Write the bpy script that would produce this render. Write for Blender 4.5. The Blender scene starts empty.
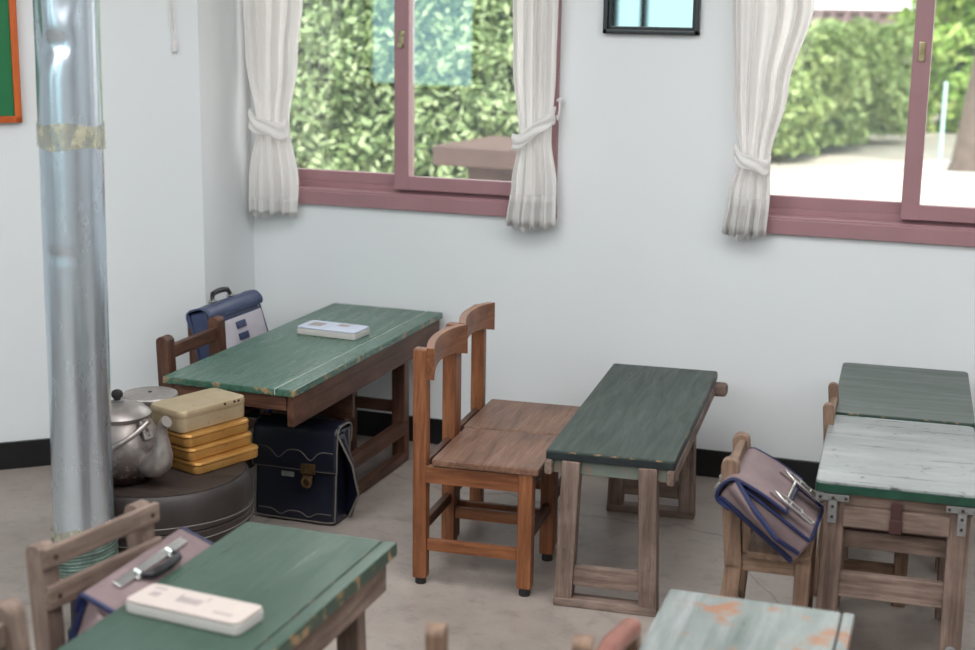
import bpy, bmesh, math, random
from mathutils import Vector, Matrix, Euler, noise
random.seed(7)
R = math.radians
COL = bpy.context.scene.collection

# ------------------------------------------------------------------ mesh helpers
class MB:
    """collects shapes, then links them as ONE mesh object"""
    def __init__(self): self.bm = bmesh.new()
    def _merge(self, t, M=None):
        if M is not None: t.transform(M)
        me = bpy.data.meshes.new('tmp'); t.to_mesh(me); t.free()
        self.bm.from_mesh(me); bpy.data.meshes.remove(me)
    def box(self, c, s, b=0.003, rot=None, seg=2, taper=None):
        t = bmesh.new(); bmesh.ops.create_cube(t, size=1)
        for v in t.verts:
            k = 1.0
            if taper and v.co.z < 0: k = taper
            v.co = Vector((v.co.x*s[0]*k, v.co.y*s[1]*k, v.co.z*s[2]))
        b = min(b, min(s)*0.45)
        if b > 0: bmesh.ops.bevel(t, geom=t.edges[:], offset=b, segments=seg, profile=.5, affect='EDGES')
        M = Matrix.Translation(c)
        if rot is not None: M = M @ (rot if isinstance(rot, Matrix) else Euler(rot).to_matrix().to_4x4())
        self._merge(t, M); return self
    def bar(self, p, q, w, h, b=0.003, up=(0,0,1)):
        """rectangular bar from p to q: w across, h along up"""
        p, q = Vector(p), Vector(q); d = q-p; L = d.length; x = d.normalized()
        u = Vector(up); y = u.cross(x)
        if y.length < 1e-4: y = Vector((0,1,0)).cross(x)
        y.normalize(); z = x.cross(y)
        M = Matrix((x, y, z)).transposed().to_4x4()
        return self.box((p+q)/2, (L, w, h), b, M)
    def slab(self, w, l, t, z, r=0.01, b=0.004, x0=0, y0=0):
        """board with rounded plan corners, top at z"""
        pts = []
        for cx, cy, a0 in ((w/2-r, l/2-r, 0), (-w/2+r, l/2-r, 90), (-w/2+r, -l/2+r, 180), (w/2-r, -l/2+r, 270)):
            for k in range(5):
                a = R(a0+k*22.5); pts.append((x0+cx+r*math.cos(a), y0+cy+r*math.sin(a)))
        return self.prism(pts, z-t, z, b)
    def prism(self, pts, z0, z1, b=0.0, M=None):
        t = bmesh.new()
        vs = [t.verts.new((x, y, z0)) for x, y in pts]
        f = t.faces.new(vs); f.normal_update()
        if f.normal.z > 0: f.normal_flip()
        r = bmesh.ops.extrude_face_region(t, geom=[f])
        bmesh.ops.translate(t, verts=[v for v in r['geom'] if isinstance(v, bmesh.types.BMVert)], vec=(0, 0, z1-z0))
        bmesh.ops.recalc_face_normals(t, faces=t.faces[:])
        if b > 0:
            es = [e for e in t.edges if abs(e.verts[0].co.z-e.verts[1].co.z) < 1e-6]
            bmesh.ops.bevel(t, geom=es, offset=b, segments=2, profile=.5, affect='EDGES')
        self._merge(t, M); return self
    def tube(self, pts, r, seg=12, closed=False, squash=1.0, up=(0,0,1)):
        pts = [Vector(p) for p in pts]; n = len(pts)
        rr = r if isinstance(r, (list, tuple)) else [r]*n
        t = bmesh.new(); rings = []; prev = None
        for i, p in enumerate(pts):
            a = pts[(i-1) % n] if (closed or i > 0) else p
            c = pts[(i+1) % n] if (closed or i < n-1) else p
            d = (c-a).normalized()
            if prev is None:
                u = Vector(up)
                if abs(u.dot(d)) > .95: u = Vector((1,0,0)) if abs(d.x) < .9 else Vector((0,1,0))
                s = d.cross(u).normalized()
            else:
                s = (prev - d*prev.dot(d)); s = s.normalized() if s.length > 1e-5 else prev
            prev = s; k = d.cross(s)
            rings.append([t.verts.new(p + (s*math.cos(2*math.pi*j/seg)*squash + k*math.sin(2*math.pi*j/seg))*rr[i]) for j in range(seg)])
        for i in range(n if closed else n-1):
            A, B = rings[i], rings[(i+1) % n]
            for j in range(seg): t.faces.new((A[j], A[(j+1) % seg], B[(j+1) % seg], B[j]))
        if not closed: t.faces.new(rings[0][::-1]); t.faces.new(rings[-1])
        bmesh.ops.recalc_face_normals(t, faces=t.faces[:])
        self._merge(t); return self
    def lathe(self, prof, c=(0,0,0), seg=48, fn=None):
        t = bmesh.new(); rings = []
        for r_, z_ in prof:
            if r_ < 1e-5: rings.append([t.verts.new((0,0,z_))])
            else: rings.append([t.verts.new((r_*math.cos(2*math.pi*j/seg), r_*math.sin(2*math.pi*j/seg), z_)) for j in range(seg)])
        for A, B in zip(rings, rings[1:]):
            for j in range(seg):
                a, b_ = A[j % len(A)], A[(j+1) % len(A)]; c_, d = B[(j+1) % len(B)], B[j % len(B)]
                vs = []
                for v in (a, b_, c_, d):
                    if v not in vs: vs.append(v)
                if len(vs) > 2:
                    try: t.faces.new(vs)
                    except ValueError: pass
        if fn:
            for v in t.verts: v.co = fn(v.co)
        bmesh.ops.recalc_face_normals(t, faces=t.faces[:])
        self._merge(t, Matrix.Translation(c)); return self
    def grid(self, f, nu, nv, closed_u=False):
        t = bmesh.new(); V = [[t.verts.new(f(i/nu, j/nv)) for j in range(nv+1)] for i in range(nu if closed_u else nu+1)]
        for i in range(nu):
            for j in range(nv):
                A, B = V[i], V[(i+1) % len(V)]
                t.faces.new((A[j], B[j], B[j+1], A[j+1]))
        self._merge(t); return self
    def build(self, name, mat, parent=None, smooth=35, solid=0, sub=0):
        me = bpy.data.meshes.new(name); self.bm.normal_update(); self.bm.to_mesh(me); self.bm.free()
        o = bpy.data.objects.new(name, me); COL.objects.link(o)
        me.materials.append(mat)
        if smooth:
            for p in me.polygons: p.use_smooth = True
            me.set_sharp_from_angle(angle=R(smooth))
        if parent is not None: o.parent = parent
        if smooth and len(me.polygons) < 4000 and not solid:
            m = o.modifiers.new('weighted', 'WEIGHTED_NORMAL'); m.keep_sharp = True; m.weight = 90
        if solid:
            m = o.modifiers.new('thickness', 'SOLIDIFY'); m.thickness = solid; m.offset = 0
        if sub:
            m = o.modifiers.new('smooth', 'SUBSURF'); m.levels = sub; m.render_levels = sub
        return o

def tag(o, label=None, cat=None, group=None, kind=None):
    if label: o['label'] = label
    if cat: o['category'] = cat
    if group: o['group'] = group
    if kind: o['kind'] = kind
    return o
def thing(name, label, cat, loc=(0,0,0), rz=0, group=None):
    o = bpy.data.objects.new(name, None); COL.objects.link(o); o.empty_display_size = .05
    o.location = loc; o.rotation_euler = (0, 0, R(rz)); return tag(o, label, cat, group)
def kids(o): return [c for c in bpy.data.objects if c.parent is o]
def copy_tree(o, parent=None):
    c = o.copy(); COL.objects.link(c); c.parent = parent
    for ch in kids(o): copy_tree(ch, c)
    return c

# ------------------------------------------------------------------ materials
class NT:
    def __init__(self, name):
        self.m = bpy.data.materials.new(name); self.m.use_nodes = True
        self.t = self.m.node_tree; self.N = self.t.nodes; self.L = self.t.links
        self.p = self.N['Principled BSDF']; self._co = None
    def n(self, typ, **kw):
        x = self.N.new(typ)
        for k, v in kw.items():
            if k.startswith('_'): setattr(x, k[1:], v)
            else: x.inputs[k.replace('__', ' ')].default_value = v
        return x
    def co(self, scale=(1,1,1)):
        if self._co is None: self._co = self.n('ShaderNodeTexCoord')
        m = self.n('ShaderNodeMapping'); m.inputs['Scale'].default_value = scale
        self.L.new(self._co.outputs['Object'], m.inputs['Vector']); return m.outputs['Vector']
    def noise(self, scale, stretch=(1,1,1), detail=5, rough=.6, dist=0):
        x = self.n('ShaderNodeTexNoise', Scale=scale, Detail=detail, Roughness=rough, Distortion=dist)
        self.L.new(self.co(stretch), x.inputs['Vector']); return x.outputs['Fac']
    def ramp(self, fac, stops, interp='LINEAR'):
        x = self.n('ShaderNodeValToRGB'); x.color_ramp.interpolation = interp
        e = x.color_ramp.elements
        while len(e) < len(stops): e.new(.5)
        for s, (pos, c) in zip(e, stops):
            s.position = pos; s.color = (*c, 1) if not isinstance(c, (int, float)) else (c, c, c, 1)
        self.L.new(fac, x.inputs['Fac']); return x.outputs['Color']
    def mix(self, fac, a, b, mode='MIX'):
        x = self.n('ShaderNodeMix', _data_type='RGBA', _blend_type=mode)
        for s, v in ((x.inputs[0], fac), (x.inputs[6], a), (x.inputs[7], b)):
            if isinstance(v, (int, float)): s.default_value = v
            elif isinstance(v, tuple): s.default_value = (*v, 1)
            else: self.L.new(v, s)
        return x.outputs[2]
    def bump(self, h, strength=.3, dist=.002):
        b = self.n('ShaderNodeBump', Strength=strength, Distance=dist)
        self.L.new(h, b.inputs['Height']); self.L.new(b.outputs['Normal'], self.p.inputs['Normal'])
    def set(self, **kw):
        for k, v in kw.items():
            s = self.p.inputs[k.replace('__', ' ')]
            if isinstance(v, tuple): s.default_value = (*v, 1)
            elif isinstance(v, (int, float)): s.default_value = v
            else: self.L.new(v, s)
        return self
def srgb(r, g, b):
    f = lambda c: (c/255/12.92) if c/255 < .04045 else ((c/255+.055)/1.055)**2.4
    return (f(r), f(g), f(b))
def plain(name, c, rough=.5, metal=0, var=.12, scale=20, bump=0, spec=.5):
    t = NT(name); f = t.noise(scale)
    col = t.ramp(f, [(.3, tuple(x*(1-var) for x in c)), (.7, tuple(min(1, x*(1+var)) for x in c))])
    t.set(Base__Color=col, Roughness=rough, Metallic=metal, Specular__IOR__Level=spec)
    if bump: t.bump(t.noise(scale*6), bump)
    return t.m
AX = {'x': (.07, 1, 1), 'y': (1, .07, 1), 'z': (1, 1, .07)}
def wood(name, dark, mid, light, axis='z', rough=.6, scale=38, dirt=.35):
    t = NT(name); s = AX[axis]
    g = t.noise(scale, s, 6, .65, .6); g2 = t.noise(scale*3.5, s, 4, .7)
    col = t.ramp(g, [(.26, dark), (.48, mid), (.72, light)])
    col = t.mix(t.ramp(g2, [(.34, .55), (.5, 0.0)]), col, dark)
    blot = t.ramp(t.noise(7, (1,1,1), 4, .6), [(.42, dirt), (.62, 0.0)])
    col = t.mix(blot, col, tuple(c*.55 for c in dark))
    t.set(Base__Color=col, Roughness=rough, Specular__IOR__Level=.35)
    t.bump(g2, .35, .0015); return t.m
def paint(name, base, base2, worn, under, wear_sheen=.5, axis='y', rough=.32, scratch=(.62, .75), patch=None, spec=.6):
    """old painted board: paint, pale streaks along the grain for rubbing and painted-in sheen, and chips to bare wood"""
    t = NT(name); s = tuple(.1 if v < 1 else 1 for v in AX[axis])
    g = t.noise(30, s, 6, .7, .4)
    col = t.ramp(t.noise(5, (1,1,1), 4), [(.35, base), (.65, base2)])
    rub_sheen = t.ramp(t.noise(9, s, 8, .75, .5), [(scratch[0]-.12, 0.0), (scratch[1], 1.0)])
    rub_sheen = t.mix(1.0, rub_sheen, t.ramp(g, [(.35, .25), (.6, 1.0)]), 'MULTIPLY')
    col = t.mix(t.mix(1.0, rub_sheen, (wear_sheen, wear_sheen, wear_sheen), 'MULTIPLY'), col, worn)
    if patch:
        pm = t.mix(1.0, t.ramp(t.noise(patch[0], (1,1,1), 6, .7), [(patch[1], 0.0), (patch[1]+.06, 1.0)]), t.ramp(g, [(.3, .5), (.5, 1.0)]), 'MULTIPLY')
        col = t.mix(pm, col, under)
    # bare wood where edges are rubbed
    geo = t.n('ShaderNodeNewGeometry'); sx = t.n('ShaderNodeSeparateXYZ'); t.L.new(geo.outputs['Normal'], sx.inputs[0])
    edge = t.mix(1.0, t.ramp(sx.outputs['Z'], [(.35, 1.0), (.93, 0.0)]), t.ramp(t.noise(26, (1,1,1), 5), [(.54, 0.0), (.62, .75)]), 'MULTIPLY')
    col = t.mix(edge, col, under)
    ro = t.ramp(g, [(.3, rough*.75), (.7, min(1, rough*1.5))])
    t.set(Base__Color=col, Roughness=ro, Specular__IOR__Level=spec)
    t.bump(g, .25, .0015); return t.m

M = {}
def wall_mat(name, c):
    t = NT(name)
    col = t.ramp(t.noise(1.3, (1,1,1), 4), [(.3, tuple(x*.965 for x in c)), (.7, c)])
    t.set(Base__Color=col, Roughness=.55, Specular__IOR__Level=.3); t.bump(t.noise(55, (1,1,1), 4), .06, .002); return t.m
M['wall'] = wall_mat('painted_plaster', (.77, .80, .81))
M['ceil'] = plain('ceiling_paint', (.8, .8, .8), .8, var=.02)
M['black'] = plain('black_skirting', (.006, .006, .007), .35, var=.3)
def floor_mat():
    t = NT('worn_concrete')
    a = t.noise(1.6, (1,1,1), 6, .65); b = t.noise(14, (1,1,1), 8, .7)
    col = t.ramp(a, [(.3, srgb(142,131,124)), (.5, srgb(159,148,140)), (.72, srgb(174,164,156))])
    col = t.mix(t.ramp(b, [(.3, .5), (.5, 0.0)]), col, srgb(104,96,92))
    vo = t.n('ShaderNodeTexVoronoi', Scale=1.1); vo.feature = 'DISTANCE_TO_EDGE'
    w = t.n('ShaderNodeTexNoise', Scale=3.0, Detail=5)
    t.L.new(t.co(), w.inputs['Vector']); mv = t.mix(.25, t.co(), w.outputs['Color']); t.L.new(mv, vo.inputs['Vector'])
    crack = t.ramp(vo.outputs['Distance'], [(.0, .55), (.006, 0.0)])
    col = t.mix(crack, col, srgb(95,86,84))
    sp = t.ramp(t.noise(60, (1,1,1), 2), [(.71, 0.0), (.74, .8)])
    col = t.mix(sp, col, srgb(85,78,74))
    t.set(Base__Color=col, Roughness=t.ramp(b, [(.3, .33), (.7, .55)]), Specular__IOR__Level=.45)
    t.bump(b, .12, .002); return t.m
M['floor'] = floor_mat()
M['frame'] = plain('rose_window_paint', srgb(158,119,124), .38, var=.05, scale=8, spec=.5)
M['brass'] = plain('lock_metal', (.35,.30,.18), .3, 1, .3)
def glass_mat():
    t = NT('window_glass'); N = t.N
    tr = t.n('ShaderNodeBsdfTransparent'); gl = t.n('ShaderNodeBsdfGlossy', Roughness=.0)
    tr.inputs['Color'].default_value = (.97,.99,.98,1); gl.inputs['Color'].default_value = (.9,1,1,1)
    mx = t.n('ShaderNodeMixShader', Fac=.11)
    t.L.new(tr.outputs[0], mx.inputs[1]); t.L.new(gl.outputs[0], mx.inputs[2])
    t.L.new(mx.outputs[0], N['Material Output'].inputs['Surface']); return t.m
M['glass'] = glass_mat()
def cloth_mat():
    t = NT('curtain_cotton'); N = t.N
    d = t.n('ShaderNodeBsdfDiffuse'); tl = t.n('ShaderNodeBsdfTranslucent')
    c = t.ramp(t.noise(6), [(.3, (.93,.92,.905)), (.7, (.96,.95,.94))])
    t.L.new(c, d.inputs['Color']); t.L.new(c, tl.inputs['Color'])
    b = t.n('ShaderNodeBump', Strength=.15, Distance=.002); t.L.new(t.noise(60, (1,1,.15)), b.inputs['Height']); t.L.new(b.outputs[0], d.inputs['Normal'])
    mx = t.n('ShaderNodeMixShader', Fac=.5)
    t.L.new(d.outputs[0], mx.inputs[1]); t.L.new(tl.outputs[0], mx.inputs[2])
    t.L.new(mx.outputs[0], N['Material Output'].inputs['Surface']); return t.m
M['cloth'] = cloth_mat()
M['mirror'] = NT('picture_glass').set(Base__Color=(.60,.63,.63), Roughness=.02, Metallic=1.0).m
M['blackframe'] = plain('black_lacquer', (.012,.016,.018), .3)
GD, GM = srgb(44,66,57), srgb(62,88,77)
WU = srgb(176,140,100)
M['p1'] = paint('green_paint_teal', srgb(56, 92, 77), srgb(64, 102, 87), srgb(116, 142, 129), WU, .3, 'y', .26, (.5,.85))
M['p1e'] = plain('pale_scratch', srgb(205,215,205), .5)
M['p2'] = paint('green_paint_matt', srgb(50, 62, 56), srgb(57, 69, 63), srgb(75, 86, 80), WU, .3, 'y', .42, (.5,.9), spec=.4)
M['p2e'] = plain('dark_edge_paint', srgb(26,34,36), .5, var=.3)
M['p3'] = paint('green_paint_rubbed_sheen', srgb(95, 103, 101), srgb(115, 122, 120), srgb(163, 165, 166), srgb(64, 66, 64), .9, 'x', .30, (.40,.66), patch=(22,.60))  # pale streaks put window reflections into the colour, besides the rubbing
M['p3b'] = paint('green_paint_smooth', srgb(52, 66, 58), srgb(60, 74, 67), srgb(94, 104, 98), WU, .3, 'x', .33, (.5,.85))
M['p3e'] = plain('green_edge_paint', srgb(24,62,48), .4, var=.35)
M['p4'] = paint('green_paint_deep', srgb(42, 68, 54), srgb(52, 76, 63), srgb(87, 102, 93), WU, .35, 'y', .32, (.5,.85))
M['p5'] = paint('green_paint_flaking', srgb(68, 84, 79), srgb(101, 112, 108), srgb(158, 161, 161), srgb(147, 103, 75), .85, 'y', .34, (.40,.62), patch=(7,.52))  # whitish tone is window sheen painted in; orange patches are bare wood
def woods(key, d, m, l, rough=.6, dirt=.35):
    for ax in 'xyz': M[key+ax] = wood(key+'_wood_'+ax, d, m, l, ax, rough, dirt=dirt)
woods('brown', srgb(52,32,26), srgb(94,62,48), srgb(124,88,70), .5)
woods('grey', srgb(84,68,60), srgb(130,110,99), srgb(156,137,125), .7)
woods('tan', srgb(104,84,72), srgb(150,126,108), srgb(178,154,134), .65)
woods('orange', srgb(88,50,30), srgb(130,80,50), srgb(156,104,70), .42, .2)
woods('seat', srgb(82,56,44), srgb(124,90,72), srgb(150,118,98), .42, .25)
woods('old', srgb(88,68,56), srgb(134,108,90), srgb(166,138,116), .6)
M['greenpost'] = paint('faded_green_rail', srgb(92,104,96), srgb(112,120,110), srgb(140,140,128), srgb(126,104,90), .5, 'x', .6)
M['rubber'] = plain('black_rubber', (.012,.012,.012), .5)
M['steel'] = plain('dull_steel', srgb(150,152,152), .45, .7, .25, 40)
M['bolt'] = plain('rusty_bolt', srgb(70,52,44), .6, .5)
M['strap'] = plain('dark_leather', srgb(64,38,36), .5)

# ------------------------------------------------------------------ room
WY = 4.835
def structure(mb, name, mat, parent=None, smooth=0):
    o = mb.build(name, mat, parent, smooth)
    if parent is None: o['kind'] = 'structure'
    return o
fl = MB(); fl.box((-1, 1.7, -.05), (10.4, 6.9, .1), 0); structure(fl, 'floor', M['floor'])
ce = MB(); ce.box((-1, 1.7, 2.76), (10.4, 7.1, .1), 0); structure(ce, 'ceiling', M['ceil'])
O1, O2, ZS, ZT = (-2.60, -1.441), (-.80, .30), .884, 2.1
wb = MB()
def hole_wall(mb, x0, x1, y0, y1, holes, zs, zt, H=2.71):
    xs = [x0]+[v for h in holes for v in h]+[x1]
    yc, yt = (y0+y1)/2, y1-y0
    for i in range(0, len(xs), 2):
        a, b = xs[i], xs[i+1]; mb.box(((a+b)/2, yc, H/2), (b-a, yt, H), 0)
    for a, b in holes:
        mb.box(((a+b)/2, yc, zs/2), (b-a, yt, zs), 0); mb.box(((a+b)/2, yc, (zt+H)/2), (b-a, yt, H-zt), 0)
hole_wall(wb, -2.9, 4.1, WY, WY+.2, [O1, O2, (1.9, 3.1)], ZS, ZT); structure(wb, 'wall_back', M['wall'])
ow = MB(); hole_wall(ow, -6.1, 4.1, -1.8, -1.6, [(-5.16, -4.08), (-2.97, -1.9)], .9, 2.2)
structure(ow, 'wall_opposite', M['wall'])
LD = Vector((.757, .653, 0)).normalized(); LN = Vector((.653, -.757, 0)).normalized()
PE = Vector((-2.627, 4.458, 0)); PL = PE - LD*4.46
wl = MB(); wl.prism([(PE.x, PE.y), (-2.634, WY), (-2.634, WY+.2), (-2.9, WY+.2), (PL.x-.15, PL.y+.15), (PL.x, PL.y)], 0, 2.71); structure(wl, 'wall_left', M['wall'])
ws = MB(); ws.box((-6.05, -.05, 1.355), (.1, 3.3, 2.71), 0); structure(ws, 'wall_side', M['wall'])
wr = MB(); wr.box((4.15, 1.6, 1.355), (.1, 6.6, 2.71), 0); structure(wr, 'wall_right', M['wall'])
bb = MB(); bb.box(((-2.63+4.1)/2, WY-.006, .0485), (6.73, .012, .097), .002); structure(bb, 'baseboard_back', M['black'])
bl = MB(); q = PE + LN*.006; bl.bar((PL.x+LN.x*.006, PL.y+LN.y*.006, .0485), (q.x, q.y, .0485), .012, .097, .002)
bl.box((-2.622, (4.455+WY)/2, .0485), (.012, .38, .097), .002); structure(bl, 'baseboard_left', M['black'])

def window(name, x0, x1, post, front_right=True):
    """two sliding sashes in a painted frame; sashes, panes and lock are parts"""
    Yf = WY-.012
    f = MB()
    f.box(((x0+x1)/2, WY+.06, ZS+.0225), (x1-x0, .15, .045), .003)
    f.box(((x0+x1)/2, Yf+.004, ZS+.012), (x1-x0+.004, .03, .05), .003)
    f.box(((x0+x1)/2, WY+.06, ZT-.02), (x1-x0, .15, .04), .003)
    for x in (x0+.0175, x1-.0175): f.box((x, WY+.06, (ZS+ZT)/2), (.035, .15, ZT-ZS), .003)
    f.box(((x0+x1)/2, WY+.052, ZS+.054), (x1-x0-.06, .008, .024), .001); f.box(((x0+x1)/2, WY+.095, ZS+.054), (x1-x0-.06, .008, .024), .001)
    w = f.build(name, M['frame']); w['kind'] = 'structure'
    zb, zt = ZS+.056, ZT-.04
    def sash(a, b, y, sl, sr):
        s = MB(); rb = .05
        s.box(((a+b)/2, y, zb+rb/2), (b-a, .03, rb), .004); s.box(((a+b)/2, y, zt-.025), (b-a, .03, .05), .004)
        s.box((a+sl/2, y, (zb+zt)/2), (sl+.001, .034, zt-zb+.001), .004); s.box((b-sr/2, y, (zb+zt)/2), (sr+.001, .034, zt-zb+.001), .004)
        o = s.build('sash', M['frame'], w)
        g = MB(); g.box(((a+b)/2, y+.004, (zb+zt)/2), (b-a-.04, .003, zt-zb-.04), 0); g.build('pane', M['glass'], o, 0)
        return o
    sash(x0+.03, post+.02, WY+.075, .045, .045)
    o = sash(post-.028, x1-.03, WY+.03, .056, .045)
    k = MB(); y = WY+.014
    k.box((post, y, 1.476), (.023, .008, .062), .006); k.tube([(post, y-.016, 1.456), (post, y, 1.456)], .010)
    k.tube([(post, y-.010, 1.492), (post, y, 1.492)], .007)
    k.build('lock', M['brass'], o)
    return w
window('window_1', O1[0], O1[1], -2.035); window('window_2', O2[0], O2[1], -.255); window('window_3', 1.9, 3.1, 2.5)
for i, (a, b) in enumerate([(-5.16, -4.08), (-2.97, -1.9)]):
    f = MB(); m_ = a+.26 if i == 1 else b-.05
    for x in (a+.02, b-.02, m_): f.box((x, -1.7, 1.55), (.045, .1, 1.3), .003)
    for z in (.92, 2.18): f.box(((a+b)/2, -1.7, z), (b-a, .1, .04), .003)
    structure(f, 'window_%d' % (i+4), M['blackframe'])

# ------------------------------------------------------------------ outdoors
def ground_mat():
    t = NT('sandy_yard'); a = t.noise(1.2, (1,1,1), 6)
    t.set(Base__Color=t.ramp(a, [(.3, srgb(196,176,164)), (.7, srgb(222,206,196))]), Roughness=.9); t.bump(t.noise(25), .3, .01); return t.m
g = MB(); g.box((-2, 25.05, -.2), (60, 40, .2), 0); o = structure(g, 'ground', ground_mat())
def leaf_mat(name, cs):
    t = NT(name)
    oi = t.n('ShaderNodeNewGeometry')
    col = t.ramp(oi.outputs['Random Per Island'], [(.1, cs[0]), (.5, cs[1]), (.9, cs[2])])
    t.set(Base__Color=col, Roughness=.5, Specular__IOR__Level=.3); return t.m
M['leafA'] = leaf_mat('hedge_leaves_near', [srgb(84,98,60), srgb(138,156,100), srgb(202,212,162)])
M['leafB'] = leaf_mat('hedge_leaves_far', [srgb(112,132,70), srgb(160,178,104), srgb(204,214,148)])
M['leafC'] = leaf_mat('bright_leaves', [srgb(128,158,70), srgb(170,196,96), srgb(214,226,140)])
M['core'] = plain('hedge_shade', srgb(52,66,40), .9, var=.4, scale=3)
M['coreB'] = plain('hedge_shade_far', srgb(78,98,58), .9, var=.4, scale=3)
M['bark'] = plain('tree_bark', srgb(128,106,98), .9, var=.3, scale=9, bump=.6)
def leaves(mb, pts, size, jitter=1.0):
    for p, nrm in pts:
        s = size*random.uniform(.6, 1.3)
        n = (Vector(nrm) + Vector((random.gauss(0,.6), random.gauss(0,.6), random.gauss(0,.6)))*jitter).normalized()
        u = n.orthogonal().normalized(); a = random.uniform(0, 6.28)
        u = Matrix.Rotation(a, 3, n) @ u; v = n.cross(u)
        p = Vector(p); bm = mb.bm
        vs = [bm.verts.new(p+u*s), bm.verts.new(p+v*s*.42+n*s*.12), bm.verts.new(p-u*s), bm.verts.new(p-v*s*.42+n*s*.12)]
        bm.faces.new(vs)
def hedge(name, label, poly, z0, z1, n, size, lm, cm, faces, lump=.25, bare=0.0):
    """clipped hedge over a plan polygon: dark core and a skin of single leaves"""
    c = MB(); cx = sum(p[0] for p in poly)/len(poly); cy = sum(p[1] for p in poly)/len(poly)
    ins = []
    for x, y in poly:
        d = Vector((cx-x, cy-y)); ins.append((x+(.4 if cx > x else -.4), y+(.4 if cy > y else -.4)))
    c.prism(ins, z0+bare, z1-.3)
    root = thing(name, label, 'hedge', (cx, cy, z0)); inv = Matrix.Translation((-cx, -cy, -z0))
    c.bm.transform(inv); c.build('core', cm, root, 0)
    l = MB(); pts = []; k = len(poly)
    lens = {i: math.dist(poly[i], poly[(i+1) % k]) for i in faces}; tot = sum(lens.values())
    for i in faces:
        a, b = Vector((*poly[i], 0)), Vector((*poly[(i+1) % k], 0)); d = b-a; nr = Vector((d.y, -d.x, 0)).normalized()
        for _ in range(int(n*.82*lens[i]/tot)):
            u, v = random.random(), random.random()**.9
            p = a+d*u; z = z0+bare+(z1-z0-bare)*v
            h = noise.noise(Vector((p.x*1.7, p.y*1.7, z*1.7)))*lump + noise.noise(Vector((p.x*5, p.y*5, z*5)))*lump*.5
            off = h - random.random()**1.5*.35
            off -= max(0, (v-.88))*1.6
            pts.append((p+nr*off+Vector((0,0,z)), nr+Vector((0,0,.5))))
    for _ in range(int(n*.18)):
        i = random.randrange(k); w = sorted((random.random(), random.random()))
        a, b, q = Vector((*poly[i], 0)), Vector((*poly[(i+1) % k], 0)), Vector((cx, cy, 0))
        p = a*w[0]+b*(w[1]-w[0])+q*(1-w[1])
        pts.append((p+Vector((0,0,z1-.12+noise.noise(p*2)*lump*.8+random.random()*.08)), (0,0,1)))
    leaves(l, pts, size); l.bm.transform(inv); f = l.build('foliage', lm, root, 0); f['kind'] = 'stuff'
    return root
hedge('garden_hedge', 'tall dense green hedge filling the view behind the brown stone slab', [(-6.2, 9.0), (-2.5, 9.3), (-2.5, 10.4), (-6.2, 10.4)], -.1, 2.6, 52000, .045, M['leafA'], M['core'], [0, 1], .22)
hedge('garden_hedge', 'low clipped green hedge beside the sandy yard, in front of the tiled wall', [(-5.2, 15.9), (-2.15, 16.35), (-1.05, 20.6), (-4.6, 21.2)], -.1, 1.40, 30000, .06, M['leafB'], M['coreB'], [0, 1], .3, .12)
hedge('garden_hedge', 'bright yellow green shrub hedge standing behind the tree trunk', [(-1.25, 21.6), (1.9, 21.6), (1.9, 23), (-1.25, 23)], -.1, 2.3, 6000, .09, M['leafC'], M['coreB'], [0, 3], .5)
# tree
tr = thing('tree', 'leaning grey brown tree trunk standing in the sandy yard outside', 'tree', (-.33, 16.6, -.1))
t_ = MB(); t_.tube([(0,0,-.05), (.01,0,.1), (.06,0,.6), (.13,0,1.2), (.17,0,1.9), (.24,0,2.8), (.2,0,3.6)], [.22,.165,.145,.14,.13,.12,.09], 18)
t_.tube([(.22,0,2.6), (.6,.2,3.3), (.9,.3,3.9)], [.08,.06,.04], 10); t_.tube([(.2,0,2.9), (-.3,-.1,3.6), (-.6,0,4.1)], [.07,.05,.03], 10)
t_.build('trunk', M['bark'], tr)
cr = MB(); pts = []
for _ in range(4000):
    v = Vector((random.gauss(0,1), random.gauss(0,1), random.gauss(0,1))).normalized()*random.uniform(.75, 1.05)
    pts.append(((.2+v.x*1.9, v.y*1.7, 4.3+v.z*1.3), v))
leaves(cr, pts, .1); f = cr.build('foliage', M['leafC'], tr, 0); f['kind'] = 'stuff'
k = MB(); k.tube([(-.33+.62*math.cos(a*math.pi/24), 16.6+.62*math.sin(a*math.pi/24), -.09) for a in range(48)], .05, 8, True)
tag(k.build('tree_ring_kerb', plain('pale_kerb', srgb(226,214,206), .8)), 'pale low ring kerb round the foot of the tree', 'kerb')
s = MB(); s.tube([(-.325, 9.0, -.1), (-.325, 9.0, 1.2)], .013, 10)
tag(s.build('garden_stake', plain('pale_teal_paint', srgb(190,226,220), .5)), 'thin pale teal garden stake standing upright in the yard', 'stake')
# tile-capped wall
tw = thing('garden_wall', 'garden wall capped with dark red brown roof tiles beyond the low hedge', 'wall', (-1.5, 25, -.1))
w = MB(); w.box((0, 0, .7), (11, .35, 1.4), .01); w.build('wall_body', plain('pale_plaster', srgb(214,200,188), .9), tw)
tl = MB()
for sg in (-1, 1): tl.box((0, sg*.2, 1.52), (11, .5, .04), .004, (R(-22*sg), 0, 0))
tl.tube([(-5.5, 0, 1.65), (5.5, 0, 1.65)], .07, 12)
for i in range(48):
    x = -5.4+i*.23
    for sg in (-1, 1): tl.tube([(x, sg*.03, 1.64), (x, sg*.45, 1.46)], .05, 10)
tl.build('tile_cap', plain('roof_tile', srgb(120,92,92), .8, var=.2, scale=4), tw)
ed = MB()
for i in range(48): ed.tube([(-5.4+i*.23, -.465, 1.445), (-5.4+i*.23, -.45, 1.46)], .055, 14)
ed.build('tile_end', plain('pale_mortar', srgb(226,214,206), .8), tw)
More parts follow.
